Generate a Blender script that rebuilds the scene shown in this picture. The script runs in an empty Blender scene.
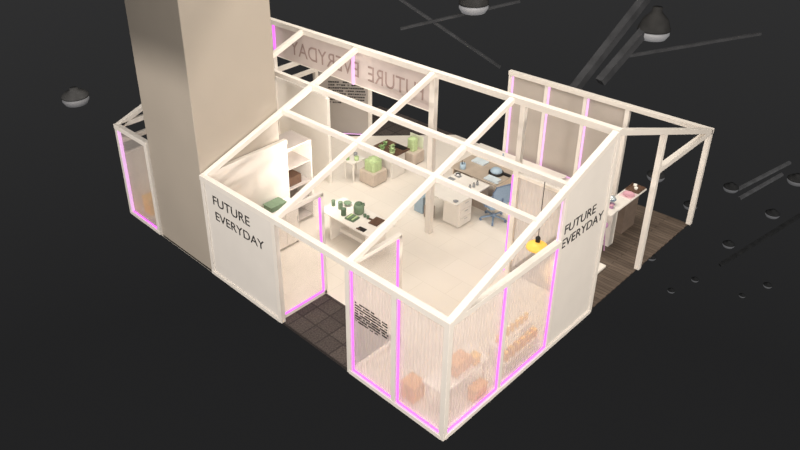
import bpy, bmesh, math, random
from mathutils import Vector, Matrix
random.seed(7)
S = bpy.context.scene
COL = S.collection

# ------------------------------------------------------------------ camera
f_px, ppx, ppy = 746.13, 325.24, 164.14
cam_data = bpy.data.cameras.new('camera')
cam = bpy.data.objects.new('camera', cam_data); COL.objects.link(cam)
cam_data.sensor_width = 36; cam_data.lens = f_px * 36 / 800
cam_data.shift_x = (400 - ppx) / 800; cam_data.shift_y = (ppy - 225) / 800
cam_data.clip_end = 600
fw = Vector((0.58511, 0.65749, -0.47471)); rt = Vector((0.73390, -0.67836, -0.03496)); up = Vector((0.34501, 0.32793, 0.87945))
m = Matrix.Identity(4)
for i in range(3):
    m[i][0] = rt[i]; m[i][1] = up[i]; m[i][2] = -fw[i]
m.translation = Vector((-7.1272, -5.3436, 9.9752))
cam.matrix_world = m
S.camera = cam

# ------------------------------------------------------------------ world
W = bpy.data.worlds.new('hall_darkness'); S.world = W; W.use_nodes = True
nt = W.node_tree; nt.nodes.clear()
tc = nt.nodes.new('ShaderNodeTexCoord'); sx = nt.nodes.new('ShaderNodeSeparateXYZ')
rp = nt.nodes.new('ShaderNodeValToRGB'); bg = nt.nodes.new('ShaderNodeBackground'); wo = nt.nodes.new('ShaderNodeOutputWorld')
mr = nt.nodes.new('ShaderNodeMapRange'); mr.inputs[1].default_value = -0.75; mr.inputs[2].default_value = -0.2
rp.color_ramp.elements[0].color = (0.0165, 0.0165, 0.017, 1); rp.color_ramp.elements[1].color = (0.030, 0.030, 0.0305, 1)
rp.color_ramp.elements[0].position = 0.25
nt.links.new(tc.outputs['Generated'], sx.inputs[0]); nt.links.new(sx.outputs[2], mr.inputs[0]); nt.links.new(mr.outputs[0], rp.inputs[0])
nt.links.new(rp.outputs[0], bg.inputs[0]); nt.links.new(bg.outputs[0], wo.inputs[0])

# ------------------------------------------------------------------ lights
def area(name, loc, target, size, power, color):
    l = bpy.data.lights.new(name, 'AREA'); l.shape = 'SQUARE'; l.size = size; l.energy = power; l.color = color
    o = bpy.data.objects.new(name, l); COL.objects.link(o); o.location = loc
    o.rotation_euler = (Vector(target) - Vector(loc)).to_track_quat('-Z', 'Y').to_euler()
    return o
area('hall_ceiling_light', (4.2, 4.6, 13.0), (4.4, 4.8, 0), 9, 1480, (1.0, 0.92, 0.82))
area('alcove_fill', (2.75, 5.6, 2.36), (4.4, 8.9, 1.1), 0.5, 45, (1.0, 0.93, 0.84))  # unseen fill added to brighten the inner wall behind the column
area('front_fill', (-9, -5, 8.5), (2, 3, 1), 6, 1200, (1.0, 0.93, 0.86))  # soft fill added from the camera side for the upright front faces
area('side_fill', (6, -11, 8), (4, 3, 1), 6, 420, (1.0, 0.91, 0.80))  # added fill for the faces on the short side
def spot(name, loc, axis, half, power, color, rad):
    l = bpy.data.lights.new(name, 'SPOT'); l.energy = power; l.color = color; l.spot_size = math.radians(2 * half); l.spot_blend = 0.03; l.shadow_soft_size = rad
    o = bpy.data.objects.new(name, l); COL.objects.link(o); o.location = loc; o.rotation_euler = Vector(axis).to_track_quat('-Z', 'Y').to_euler()
    return o
spot('front_shade_edge_spot', (-12, 7.2, 6), (0.5646, 0.0001, -0.8254), 50, 3300, (1.0, 0.93, 0.86), 0.5)  # added spot; its cone edge draws the shade line on the column front
spot('side_shade_edge_spot', (0.5, -14, 6), (0.3751, 0.8563, -0.355), 30, 4300, (1.0, 0.90, 0.80), 0.4)  # added spot; its cone edge slants the shade across the column's right face
sl = bpy.data.lights.new('hall_fill', 'SUN'); sl.energy = 0.35; sl.angle = math.radians(40); so = bpy.data.objects.new('hall_fill', sl); COL.objects.link(so)
so.rotation_euler = Vector((0.6, 0.6, -0.55)).to_track_quat('-Z', 'Y').to_euler()

S.view_settings.view_transform = 'Standard'; S.view_settings.look = 'None'
S.view_settings.gamma = 1; S.view_settings.use_curve_mapping = False
S.view_settings.exposure = 0.0

# ------------------------------------------------------------------ materials
def mat(name, color, rough=0.6, noise=0.04, scale=6.0, metal=0.0, bump=0.0, spec=0.3):
    M = bpy.data.materials.new(name); M.use_nodes = True
    n = M.node_tree; b = n.nodes['Principled BSDF']
    b.inputs['Roughness'].default_value = rough; b.inputs['Metallic'].default_value = metal
    b.inputs['Specular IOR Level'].default_value = spec
    t = n.nodes.new('ShaderNodeTexCoord'); nz = n.nodes.new('ShaderNodeTexNoise'); nz.inputs['Scale'].default_value = scale
    cr = n.nodes.new('ShaderNodeValToRGB')
    lo = [max(0, c * (1 - noise)) for c in color]; hi = [min(1, c * (1 + noise)) for c in color]
    cr.color_ramp.elements[0].color = (*lo, 1); cr.color_ramp.elements[1].color = (*hi, 1)
    cr.color_ramp.elements[0].position = 0.3; cr.color_ramp.elements[1].position = 0.7
    n.links.new(t.outputs['Object'], nz.inputs['Vector']); n.links.new(nz.outputs['Fac'], cr.inputs[0]); n.links.new(cr.outputs[0], b.inputs['Base Color'])
    if bump:
        bp = n.nodes.new('ShaderNodeBump'); bp.inputs['Strength'].default_value = bump
        n.links.new(nz.outputs['Fac'], bp.inputs['Height']); n.links.new(bp.outputs[0], b.inputs['Normal'])
    return M

def mat_emit(name, color, strength):
    M = bpy.data.materials.new(name); M.use_nodes = True
    b = M.node_tree.nodes['Principled BSDF']
    b.inputs['Base Color'].default_value = (*color, 1)
    b.inputs['Emission Color'].default_value = (*color, 1); b.inputs['Emission Strength'].default_value = strength
    return M

def mat_sheet(name, color, opacity, rough=0.35, gloss=0.12, transl=0.5):
    M = bpy.data.materials.new(name); M.use_nodes = True
    n = M.node_tree; n.nodes.clear(); L = n.links.new
    out = n.nodes.new('ShaderNodeOutputMaterial')
    tr = n.nodes.new('ShaderNodeBsdfTransparent'); tr.inputs[0].default_value = (1, 0.98, 0.97, 1)
    df = n.nodes.new('ShaderNodeBsdfDiffuse'); tl = n.nodes.new('ShaderNodeBsdfTranslucent'); gl = n.nodes.new('ShaderNodeBsdfGlossy')
    gl.inputs['Roughness'].default_value = rough
    df.inputs[0].default_value = (*color, 1); tl.inputs[0].default_value = (*color, 1)
    t = n.nodes.new('ShaderNodeTexCoord'); nz = n.nodes.new('ShaderNodeTexNoise'); nz.inputs['Scale'].default_value = 3
    ma = n.nodes.new('ShaderNodeMapRange'); ma.inputs[3].default_value = opacity - 0.05; ma.inputs[4].default_value = opacity + 0.05
    L(t.outputs['Object'], nz.inputs['Vector']); L(nz.outputs['Fac'], ma.inputs[0])
    m1 = n.nodes.new('ShaderNodeMixShader'); m1.inputs[0].default_value = transl
    m2 = n.nodes.new('ShaderNodeMixShader'); m2.inputs[0].default_value = gloss
    m3 = n.nodes.new('ShaderNodeMixShader')
    L(df.outputs[0], m1.inputs[1]); L(tl.outputs[0], m1.inputs[2])
    L(m1.outputs[0], m2.inputs[1]); L(gl.outputs[0], m2.inputs[2])
    L(ma.outputs[0], m3.inputs[0]); L(tr.outputs[0], m3.inputs[1]); L(m2.outputs[0], m3.inputs[2]); L(m3.outputs[0], out.inputs[0])
    return M

def mat_brick(name, c1, c2, cm, bw, bh, mortar=0.01, offset=0.5, rough=0.6, rot=0.0, noise=0.0, fine=0.0, nstretch=(1, 1, 1)):
    M = bpy.data.materials.new(name); M.use_nodes = True
    n = M.node_tree; b = n.nodes['Principled BSDF']; b.inputs['Roughness'].default_value = rough; b.inputs['Specular IOR Level'].default_value = 0.25
    t = n.nodes.new('ShaderNodeTexCoord'); mp = n.nodes.new('ShaderNodeMapping'); mp.inputs['Rotation'].default_value = (0, 0, rot)
    k = n.nodes.new('ShaderNodeTexBrick'); k.offset = offset
    k.inputs['Color1'].default_value = (*c1, 1); k.inputs['Color2'].default_value = (*c2, 1); k.inputs['Mortar'].default_value = (*cm, 1)
    k.inputs['Scale'].default_value = 1; k.inputs['Mortar Size'].default_value = mortar; k.inputs['Brick Width'].default_value = bw; k.inputs['Row Height'].default_value = bh
    n.links.new(t.outputs['Object'], mp.inputs[0]); n.links.new(mp.outputs[0], k.inputs['Vector'])
    if noise:
        nz = n.nodes.new('ShaderNodeTexNoise'); nz.inputs['Scale'].default_value = fine
        mp2 = n.nodes.new('ShaderNodeMapping'); mp2.inputs['Scale'].default_value = nstretch
        n.links.new(mp.outputs[0], mp2.inputs[0]); n.links.new(mp2.outputs[0], nz.inputs['Vector'])
        mx = n.nodes.new('ShaderNodeMix'); mx.data_type = 'RGBA'; mx.blend_type = 'MULTIPLY'; mx.inputs[0].default_value = 1
        ra = n.nodes.new('ShaderNodeMapRange'); ra.inputs[1].default_value = 0.3; ra.inputs[2].default_value = 0.7; ra.inputs[3].default_value = 1 - noise; ra.inputs[4].default_value = 1 + noise
        n.links.new(nz.outputs['Fac'], ra.inputs[0])
        n.links.new(k.outputs['Color'], mx.inputs[6]); n.links.new(ra.outputs[0], mx.inputs[7]); n.links.new(mx.outputs[2], b.inputs['Base Color'])
    else:
        n.links.new(k.outputs['Color'], b.inputs['Base Color'])
    return M

FRAME = mat('cream_painted_metal', (0.85, 0.80, 0.735), 0.45, 0.02)
PANEL = mat('cream_panel_board', (0.80, 0.76, 0.71), 0.6, 0.02, 2)
WALLM = mat('cream_wall_paint', (0.84, 0.79, 0.72), 0.65, 0.02, 2)
GREYP = mat('warm_grey_panel', (0.47, 0.42, 0.375), 0.55, 0.03, 2)
COLM = mat('grey_beige_column_paint', (0.47, 0.415, 0.35), 0.45, 0.03, 0.8, spec=0.4)
FLOORM = mat_brick('cream_floor_tiles', (0.83, 0.775, 0.70), (0.81, 0.755, 0.68), (0.74, 0.685, 0.61), 1.2, 0.6, 0.006, 0.5, 0.35, math.pi / 2)
CARPET = mat_brick('dark_brown_carpet_tiles', (0.055, 0.045, 0.042), (0.085, 0.070, 0.064), (0.040, 0.033, 0.031), 0.40, 0.40, 0.018, 0.0, 0.95, 0, 0.35, 30)
DECK = mat_brick('brown_wood_planks', (0.092, 0.070, 0.054), (0.145, 0.112, 0.088), (0.045, 0.033, 0.026), 1.3, 0.10, 0.006, 0.37, 0.6, math.pi / 2, 0.3, 9, (0.3, 4, 1))
SHEET = mat_sheet('frosted_corrugated_sheet', (0.95, 0.88, 0.865), 0.57, 0.4, 0.05, 0.5)
CLEAR = mat_sheet('clear_ribbed_sheet', (0.95, 0.91, 0.87), 0.24, 0.4, 0.0, 0.5)
GREYCLEAR = mat_sheet('grey_translucent_film', (0.56, 0.51, 0.47), 0.88, 0.3, 0.08, 0.3)
BANNERM = mat_sheet('pinkish_banner_film', (0.98, 0.89, 0.86), 0.66, 0.4, 0.0, 0.45)
LED = mat_emit('magenta_led', (0.76, 0.14, 0.88), 1.05)
LEDS = mat_emit('pale_magenta_led', (0.72, 0.42, 0.74), 0.7)
INK = mat('black_lettering', (0.03, 0.028, 0.028), 0.6, 0.05)
WHITE = mat('white_laminate', (0.86, 0.82, 0.76), 0.4, 0.02)
LWOOD = mat('light_ash_wood', (0.66, 0.54, 0.42), 0.5, 0.08, 9)
GWOOD = mat('greyed_plywood', (0.40, 0.335, 0.285), 0.6, 0.08, 9)
DWOOD = mat('dark_walnut', (0.13, 0.075, 0.05), 0.5, 0.15, 10)
OAK = mat('honey_wood', (0.86, 0.50, 0.11), 0.5, 0.12, 14)
AMBER = mat('amber_wood', (0.72, 0.34, 0.11), 0.5, 0.12, 14)
GREEN = mat('sage_green_enamel', (0.20, 0.29, 0.19), 0.5, 0.08, 12)
DGREEN = mat('deep_green_enamel', (0.12, 0.19, 0.12), 0.5, 0.08, 12)
PGREEN = mat('pale_lime_green', (0.50, 0.63, 0.33), 0.55, 0.10, 16)
LEAF = mat('leaf_green', (0.30, 0.46, 0.20), 0.6, 0.2, 20)
BLUE = mat('powder_blue_plastic', (0.36, 0.47, 0.56), 0.5, 0.05)
PBLUE = mat('pale_blue_paper', (0.58, 0.66, 0.70), 0.6, 0.04)
CHAIRB = mat('steel_blue_upholstery', (0.27, 0.37, 0.50), 0.65, 0.06, 30)
CHAIRD = mat('slate_blue_plastic', (0.16, 0.22, 0.32), 0.45, 0.05)
CHROME = mat('brushed_steel', (0.55, 0.55, 0.56), 0.3, 0.03, metal=0.9)
GREYS = mat('mid_grey_plastic', (0.30, 0.31, 0.32), 0.5, 0.05)
BLACK = mat('black_plastic', (0.02, 0.018, 0.017), 0.5, 0.05)
SHELFG = mat('grey_laminate', (0.47, 0.42, 0.39), 0.6, 0.04)
STONE = mat('beige_stone_plinth', (0.60, 0.51, 0.43), 0.7, 0.06, 8)
PINK = mat('rose_pink_lacquer', (0.72, 0.40, 0.47), 0.5, 0.05)
MAUVE = mat('mauve_lacquer', (0.50, 0.28, 0.47), 0.5, 0.05)
TAUPE = mat('taupe_glass_top', (0.46, 0.385, 0.31), 0.35, 0.05)
LAMPY = mat('amber_lamp_shade', (0.95, 0.60, 0.12), 0.35, 0.06)
n = LAMPY.node_tree.nodes['Principled BSDF']; n.inputs['Emission Color'].default_value = (1.0, 0.50, 0.06, 1); n.inputs['Emission Strength'].default_value = 0.35
BULB = mat_emit('lit_bulb', (1.0, 0.85, 0.5), 6)
GLASSB = mat('pale_cyan_mirror', (0.75, 0.86, 0.90), 0.15, 0.03, metal=0.5)
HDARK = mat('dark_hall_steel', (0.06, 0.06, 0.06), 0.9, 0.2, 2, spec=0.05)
HFAR = mat('far_hall_steel', (0.13, 0.13, 0.13), 0.9, 0.2, 2, spec=0.05)  # lighter copy of the hood steel; distance haze is put into the colour
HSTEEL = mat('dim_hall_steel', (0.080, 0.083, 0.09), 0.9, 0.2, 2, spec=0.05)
HLENS = mat_emit('dim_lamp_lens', (0.3, 0.3, 0.31), 0.45)
HLENSF = mat_emit('faint_lamp_lens', (0.3, 0.3, 0.31), 0.22)

# ------------------------------------------------------------------ mesh helpers
class MB:
    def __init__(s): s.bm = bmesh.new()
    def _bev(s, verts, bev):
        if bev:
            es = list({e for v in verts for e in v.link_edges})
            bmesh.ops.bevel(s.bm, geom=es, offset=bev, segments=2, affect='EDGES', profile=0.5)
    def box(s, x0, x1, y0, y1, z0, z1, bev=0):
        v = [s.bm.verts.new((x, y, z)) for z in (z0, z1) for x, y in ((x0, y0), (x1, y0), (x1, y1), (x0, y1))]
        for f in ((3, 2, 1, 0), (4, 5, 6, 7), (0, 1, 5, 4), (1, 2, 6, 5), (2, 3, 7, 6), (3, 0, 4, 7)): s.bm.faces.new([v[i] for i in f])
        s._bev(v, bev); return s
    def bar(s, p, q, w, h=None, bev=0.006, upv=(0, 0, 1)):
        h = h or w; p = Vector(p); q = Vector(q); d = (q - p).normalized(); u = Vector(upv)
        if abs(d.dot(u)) > 0.99: u = Vector((0, 1, 0))
        r = d.cross(u).normalized(); u = r.cross(d).normalized()
        v = [s.bm.verts.new(c + r * a * w / 2 + u * b * h / 2) for c in (p, q) for a, b in ((-1, -1), (1, -1), (1, 1), (-1, 1))]
        for f in ((3, 2, 1, 0), (4, 5, 6, 7), (0, 1, 5, 4), (1, 2, 6, 5), (2, 3, 7, 6), (3, 0, 4, 7)): s.bm.faces.new([v[i] for i in f])
        s._bev(v, bev); return s
    def prism(s, poly, z0, z1, bev=0):
        a = [s.bm.verts.new((x, y, z0)) for x, y in poly]; b = [s.bm.verts.new((x, y, z1)) for x, y in poly]; k = len(poly)
        s.bm.faces.new(a[::-1]); s.bm.faces.new(b)
        for i in range(k): s.bm.faces.new((a[i], a[(i + 1) % k], b[(i + 1) % k], b[i]))
        s._bev(a + b, bev); return s
    def extr(s, pts, d):                                   # a planar polygon of 3-D points pushed along d
        d = Vector(d); a = [s.bm.verts.new(p) for p in pts]; b = [s.bm.verts.new(Vector(p) + d) for p in pts]; k = len(pts)
        s.bm.faces.new(a[::-1]); s.bm.faces.new(b)
        for i in range(k): s.bm.faces.new((a[i], a[(i + 1) % k], b[(i + 1) % k], b[i]))
        return s
    def lathe(s, c, prof, n=20):                           # prof = [(radius, z)]
        rings = []
        for r, z in prof:
            if r < 1e-5: rings.append([s.bm.verts.new((c[0], c[1], c[2] + z))])
            else: rings.append([s.bm.verts.new((c[0] + r * math.cos(2 * math.pi * i / n), c[1] + r * math.sin(2 * math.pi * i / n), c[2] + z)) for i in range(n)])
        for A, B in zip(rings, rings[1:]):
            for i in range(n):
                j = (i + 1) % n
                if len(A) == 1 and len(B) == 1: continue
                if len(A) == 1: s.bm.faces.new((A[0], B[i], B[j]))
                elif len(B) == 1: s.bm.faces.new((A[i], A[j], B[0]))
                else: s.bm.faces.new((A[i], A[j], B[j], B[i]))
        for R_, flip in ((rings[0], True), (rings[-1], False)):
            if len(R_) > 1: s.bm.faces.new(R_[::-1] if flip else R_)
        return s
    def tube(s, pts, r, n=8):
        pts = [Vector(p) for p in pts]; rings = []
        for i, p in enumerate(pts):
            d = (pts[min(i + 1, len(pts) - 1)] - pts[max(i - 1, 0)]).normalized()
            u = Vector((0, 0, 1)) if abs(d.z) < 0.9 else Vector((1, 0, 0))
            a = d.cross(u).normalized(); b = d.cross(a)
            rings.append([s.bm.verts.new(p + (a * math.cos(2 * math.pi * k / n) + b * math.sin(2 * math.pi * k / n)) * r) for k in range(n)])
        for A, B in zip(rings, rings[1:]):
            for i in range(n): s.bm.faces.new((A[i], A[(i + 1) % n], B[(i + 1) % n], B[i]))
        s.bm.faces.new(rings[0][::-1]); s.bm.faces.new(rings[-1]); return s
    def ball(s, c, r, sub=2, sc=(1, 1, 1), jitter=0):
        g = bmesh.ops.create_icosphere(s.bm, subdivisions=sub, radius=1)
        for v in g['verts']:
            k = 1 + random.uniform(-jitter, jitter)
            v.co = Vector((c[0] + v.co.x * r * sc[0] * k, c[1] + v.co.y * r * sc[1] * k, c[2] + v.co.z * r * sc[2] * k))
        return s
    def ribs(s, p0, p1, z0, ztop, pitch=0.075, amp=0.0045):  # corrugated sheet from p0 to p1 (xy), ribs upright
        p0 = Vector((*p0, 0)); p1 = Vector((*p1, 0)); d = p1 - p0; Ln = d.length; d.normalize(); nn = Vector((-d.y, d.x, 0))
        N = max(8, int(Ln / pitch * 6)); prev = None
        for i in range(N + 1):
            t = Ln * i / N; o = nn * (amp * math.sin(2 * math.pi * t / pitch)); b = p0 + d * t + o
            zt = ztop(t / Ln) if callable(ztop) else ztop
            cur = (s.bm.verts.new((b.x, b.y, z0)), s.bm.verts.new((b.x, b.y, zt)))
            if prev: s.bm.faces.new((prev[0], cur[0], cur[1], prev[1]))
            prev = cur
        return s

def obj(name, mb, material, parent=None, smooth=False, local=False):
    me = bpy.data.meshes.new(name)
    if parent is not None and not local:
        bmesh.ops.translate(mb.bm, verts=mb.bm.verts, vec=-root_loc(parent))
    bmesh.ops.recalc_face_normals(mb.bm, faces=mb.bm.faces)
    if smooth:
        for f in mb.bm.faces: f.smooth = True
    mb.bm.to_mesh(me); mb.bm.free()
    me.materials.append(material)
    o = bpy.data.objects.new(name, me); COL.objects.link(o)
    if parent is not None: o.parent = parent
    return o
def root_loc(p):
    v = Vector((0, 0, 0))
    while p is not None: v += p.location; p = p.parent
    return v
def tag(o, label=None, cat=None, group=None, kind=None):
    if label: o['label'] = label
    if cat: o['category'] = cat
    if group: o['group'] = group
    if kind: o['kind'] = kind
    return o
def thing(name, label, cat, loc=(0, 0, 0), rotz=0, group=None, kind=None):
    o = bpy.data.objects.new(name, None); COL.objects.link(o); o.empty_display_size = 0.1
    o.location = loc; o.rotation_euler = (0, 0, rotz)
    return tag(o, label, cat, group, kind)
def solo(name, mb, material, loc, label, cat, group=None, kind=None, smooth=False):
    bmesh.ops.translate(mb.bm, verts=mb.bm.verts, vec=-Vector(loc))
    o = obj(name, mb, material, None, smooth); o.location = loc
    return tag(o, label, cat, group, kind)
def dup(root, loc, rotz=0, label=None):
    r = root.copy(); COL.objects.link(r); r.location = loc; r.rotation_euler = (0, 0, rotz)
    if label: r['label'] = label
    for ch in list(root.children):
        c = ch.copy(); COL.objects.link(c); c.parent = r
        for g in list(ch.children):
            d = g.copy(); COL.objects.link(d); d.parent = c
    return r
def lettering(rows, origin, xa, na, parent, material=INK, depth=0.006):
    """rows = [(text, u, v, width, cap height)] in the plane through origin with axes xa and world z; a single mesh."""
    xa = Vector(xa); za = Vector((0, 0, 1)); na = Vector(na); mb = MB(); o0 = Vector(origin)
    for txt, u, v, w, h in rows:
        cu = bpy.data.curves.new('letter_curve', 'FONT'); cu.body = txt; cu.size = 1; cu.extrude = 0.5
        to = bpy.data.objects.new('letter_temp', cu); COL.objects.link(to)
        bpy.context.view_layer.update()
        me = bpy.data.meshes.new_from_object(to.evaluated_get(bpy.context.evaluated_depsgraph_get()))
        xs = [p.co.x for p in me.vertices]; ys = [p.co.y for p in me.vertices]; x0, x1, y0, y1 = min(xs), max(xs), min(ys), max(ys)
        for p in me.vertices:
            p.co = o0 + xa * (u + (p.co.x - x0) / (x1 - x0) * w) + za * (v + (p.co.y - y0) / (y1 - y0) * h) + na * ((p.co.z + 0.5) * depth)
        mb.bm.from_mesh(me)
        bpy.data.objects.remove(to); bpy.data.curves.remove(cu); bpy.data.meshes.remove(me)
    return obj('lettering', mb, material, parent)
def fine_print(origin, xa, na, w, h, rows, parent, seed=1, name='fine_print', material=INK):
    """a block of small illegible characters, row by row, each a few strokes"""
    rg = random.Random(seed); xa = Vector(xa); na = Vector(na); o0 = Vector(origin); mb = MB()
    rh = h / rows; cw = rh * 0.72
    for r in range(rows):
        z = h - (r + 1) * rh; u = 0.0 if r else 0.0
        end = w * (0.62 if r == 0 else (1.0 if r < rows - 1 else 0.7))
        while u < end - cw:
            if rg.random() < 0.13: u += cw * 0.8; continue
            a, b = cw * 0.92, rh * 0.52
            st = [(0, b * 0.70, a, b), (0, b * 0.36, a, b * 0.60), (0, 0, a, b * 0.28), (a * (0.2 + 0.5 * rg.random()), 0, 0, b)]
            for i, (x0, z0, x1, z1) in enumerate(st):
                if i == 3: x1 = x0 + a * 0.22
                elif rg.random() < 0.12: continue
                P = [o0 + xa * (u + x) + Vector((0, 0, z + zz)) for x, zz in ((x0, z0), (x1, z0), (x1, z1), (x0, z1))]
                mb.extr(P, na * 0.003)
            u += cw
    return obj(name, mb, material, parent)

# ------------------------------------------------------------------ setting: floors, walls, column
FX, RX, BX, EY = 0.0, 4.56, 9.12, 10.12
def rz(x): return 2.45 + 1.6 * x / RX                     # centre line of the front roof slope
fl = MB()
fl.prism([(0, 0), (RX + 0.03, 0), (RX + 0.03, 1.95), (BX, 1.95), (BX, 7.0), (6.0, EY), (0, EY), (0, 4.2), (1.25, 4.2), (1.25, 2.17), (0, 2.17)], -0.06, 0.0)
tag(obj('floor', fl, FLOORM), 'cream tiled floor inside the booth', 'floor', kind='structure')
tag(obj('floor_carpet_entrance', MB().prism([(0, 2.17), (1.25, 2.17), (1.25, 4.2), (0, 4.2)], -0.06, 0.0), CARPET), 'dark brown carpet tiles in the entrance recess between the front panels', 'carpet', kind='structure')
tag(obj('floor_carpet_rear', MB().prism([(BX, 7.0), (BX, EY), (6.0, EY)], -0.06, 0.0), CARPET), 'dark carpet tiles in the cut-off back corner beyond the cream floor', 'carpet', kind='structure')
tag(obj('floor_deck', MB().prism([(RX + 0.03, 0), (BX, 0), (BX, 1.95), (RX + 0.03, 1.95)], -0.025, 0.0), DECK), 'dark brown wood plank deck on the open right side', 'floor', kind='structure')

cm = MB().box(0.0, 2.15, 6.60, 8.70, -0.06, 9.0, 0.012)
solo('column', cm, COLM, (1.07, 7.65, -0.06), 'massive square grey-beige building column rising through the booth', 'column', kind='thing')

# solid walls
tag(obj('wall_left_room', MB().box(0.06, 2.27, 6.50, 6.57, 0.0, 2.40, 0.006), WALLM), 'cream partition wall beside the column, behind the left sign panel', 'wall', kind='structure')
tag(obj('wall_back', MB().box(RX - 0.03, RX + 0.03, 7.68, 10.06, 0.0, 2.44, 0.006), WALLM), 'cream inner wall behind the column in front of the grey text panel', 'wall', kind='structure')
tag(obj('wall_end', MB().box(0.06, 6.33, EY - 0.04, EY + 0.02, 0.0, 1.72, 0.006), WALLM), 'low cream end wall at the far left end of the booth', 'wall', kind='structure')

# ------------------------------------------------------------------ booth frame
fr = thing('booth_frame', 'cream house-shaped frame of posts, rafters and beams around the whole booth', 'frame', (0, 0, 0))
WB = 0.108
def P_(x, y, z1, name='post', w=WB): obj(name, MB().bar((x, y, 0), (x, y, z1), w, bev=0.006), FRAME, fr)
for y in (0, 1.08, 2.17, 4.17, 6.50, 8.78, EY): P_(0, y, 2.44)
P_(1.50, 0, 2.44, w=0.085); P_(3.02, 0, rz(3.02), w=0.085); P_(RX, 0, 4.05); P_(6.62, 0, 3.30); P_(BX, 0, 2.44)
P_(RX, 4.17, 4.05, w=0.14); P_(RX, 1.92, 4.05, w=0.11); P_(RX, 9.66, 4.05, w=0.10); P_(RX, 7.62, 2.46, w=0.094); P_(6.40, EY, 2.49, w=0.125); P_(7.34, 8.82, 2.48, w=0.09)
P_(RX, EY, 4.05)
def beam(name, p, q, w=0.122, h=None): obj(name, MB().bar(p, q, w, h or w), FRAME, fr)
beam('ridge_beam', (RX, -0.06, 4.05), (RX, EY + 0.06, 4.05), 0.134)
beam('eave_beam', (0, -0.06, 2.45), (0, 6.56, 2.45)); beam('eave_beam', (0, 8.72, 2.45), (0, EY + 0.06, 2.45)); beam('eave_beam', (BX, -0.06, 2.45), (BX, 5.30, 2.45))
for y in (0, 2.17, 4.17, 6.50, 8.42, EY):
    x0 = 2.2 if y == 8.42 else 0.0
    beam('rafter', (x0, y, rz(x0)), (RX, y, 4.05), 0.116)
beam('rafter', (RX, 0, 4.05), (BX, 0, 2.45), 0.115)
for x in (2.22, 3.10):
    beam('purlin', (x, 0, rz(x)), (x, 6.50 if x < 3 else EY, rz(x)), 0.112)
beam('tie_beam', (0, 0, 2.45), (3.02, 0, 2.45), 0.114); beam('tie_beam', (6.62, 0, 2.45), (BX, 0, 2.45), 0.12)
beam('tie_beam', (0, EY, 2.45), (6.40, EY, 2.45), 0.116); beam('tie_beam', (0.0, EY, 2.06), (6.40, EY, 2.06), 0.11)
beam('tie_beam', (0, 6.53, 2.45), (2.27, 6.53, 2.45), 0.11); beam('tie_beam', (RX, 7.62, 2.47), (RX, EY, 2.47), 0.10)
for a, b in (((0, 0), (0, 2.17)), ((0, 4.17), (0, 6.55)), ((0, 8.72), (0, EY)), ((0, 0), (RX, 0))):
    beam('base_rail', (a[0], a[1], 0.045), (b[0], b[1], 0.045), 0.126, 0.09)

# ------------------------------------------------------------------ panels with LED strips
def led(name, p, q, parent, w=0.024, m_=None): return tag(obj(name, MB().bar(p, q, w, bev=0), m_ or LED, parent), 'glowing magenta light strip')
def front_bay(y0, y1, label, text=False, group=None):
    t = thing('corrugated_panel', label, 'panel', (0, (y0 + y1) / 2, 0.09))
    obj('sheet', MB().ribs((0.02, y0 + 0.06), (0.02, y1 - 0.06), 0.09, 2.40), SHEET, t, smooth=True)
    led('led_strip', (-0.02, y1 - 0.085, 0.12), (-0.02, y1 - 0.085, 2.36), t); led('led_strip', (-0.02, y0 + 0.07, 0.115), (-0.02, y1 - 0.07, 0.115), t)
    if text: fine_print((-0.006, 2.03, 1.30), (0, -1, 0), (-1, 0, 0), 0.80, 0.46, 8, t, 3)
    return t
front_bay(0, 1.08, 'ribbed frosted panel on the long front, right beside the near corner post')
front_bay(1.08, 2.17, 'ribbed frosted panel with a block of black small print, right of the entrance', True)
t = thing('corrugated_panel', 'frosted panel at the far left end of the booth, left of the column', 'panel', (0, 9.45, 0.09))
obj('sheet', MB().ribs((0.02, 8.84), (0.02, EY - 0.06), 0.09, 2.40, 0.075, 0.002), mat_sheet('smoky_flat_sheet', (0.86, 0.80, 0.76), 0.45, 0.4, 0.0, 0.5), t, smooth=True)
led('led_strip', (-0.02, EY - 0.085, 0.12), (-0.02, EY - 0.085, 2.36), t, 0.06, LEDS); led('led_strip', (-0.02, 8.84, 0.115), (-0.02, EY - 0.07, 0.115), t)
def side_bay(x0, x1, label):
    t = thing('corrugated_panel', label, 'panel', ((x0 + x1) / 2, 0, 0.09))
    obj('sheet', MB().ribs((x0 + 0.05, 0.02), (x1 - 0.05, 0.02), 0.09, 2.40), SHEET, t, smooth=True)
    led('led_strip', (x1 - 0.075, -0.02, 0.12), (x1 - 0.075, -0.02, 2.38), t); led('led_strip', (x0 + 0.06, -0.02, 0.115), (x1 - 0.06, -0.02, 0.115), t)
    return t
side_bay(0, 1.50, 'ribbed frosted panel on the short side, right of the near corner post')
t = side_bay(1.50, 3.02, 'ribbed frosted panel showing rows of wooden pieces, left of the side sign panel')
led('led_strip', (2.94, 0.0, 2.52), (2.94, 0.0, 3.40), t, 0.018, LEDS)

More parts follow.
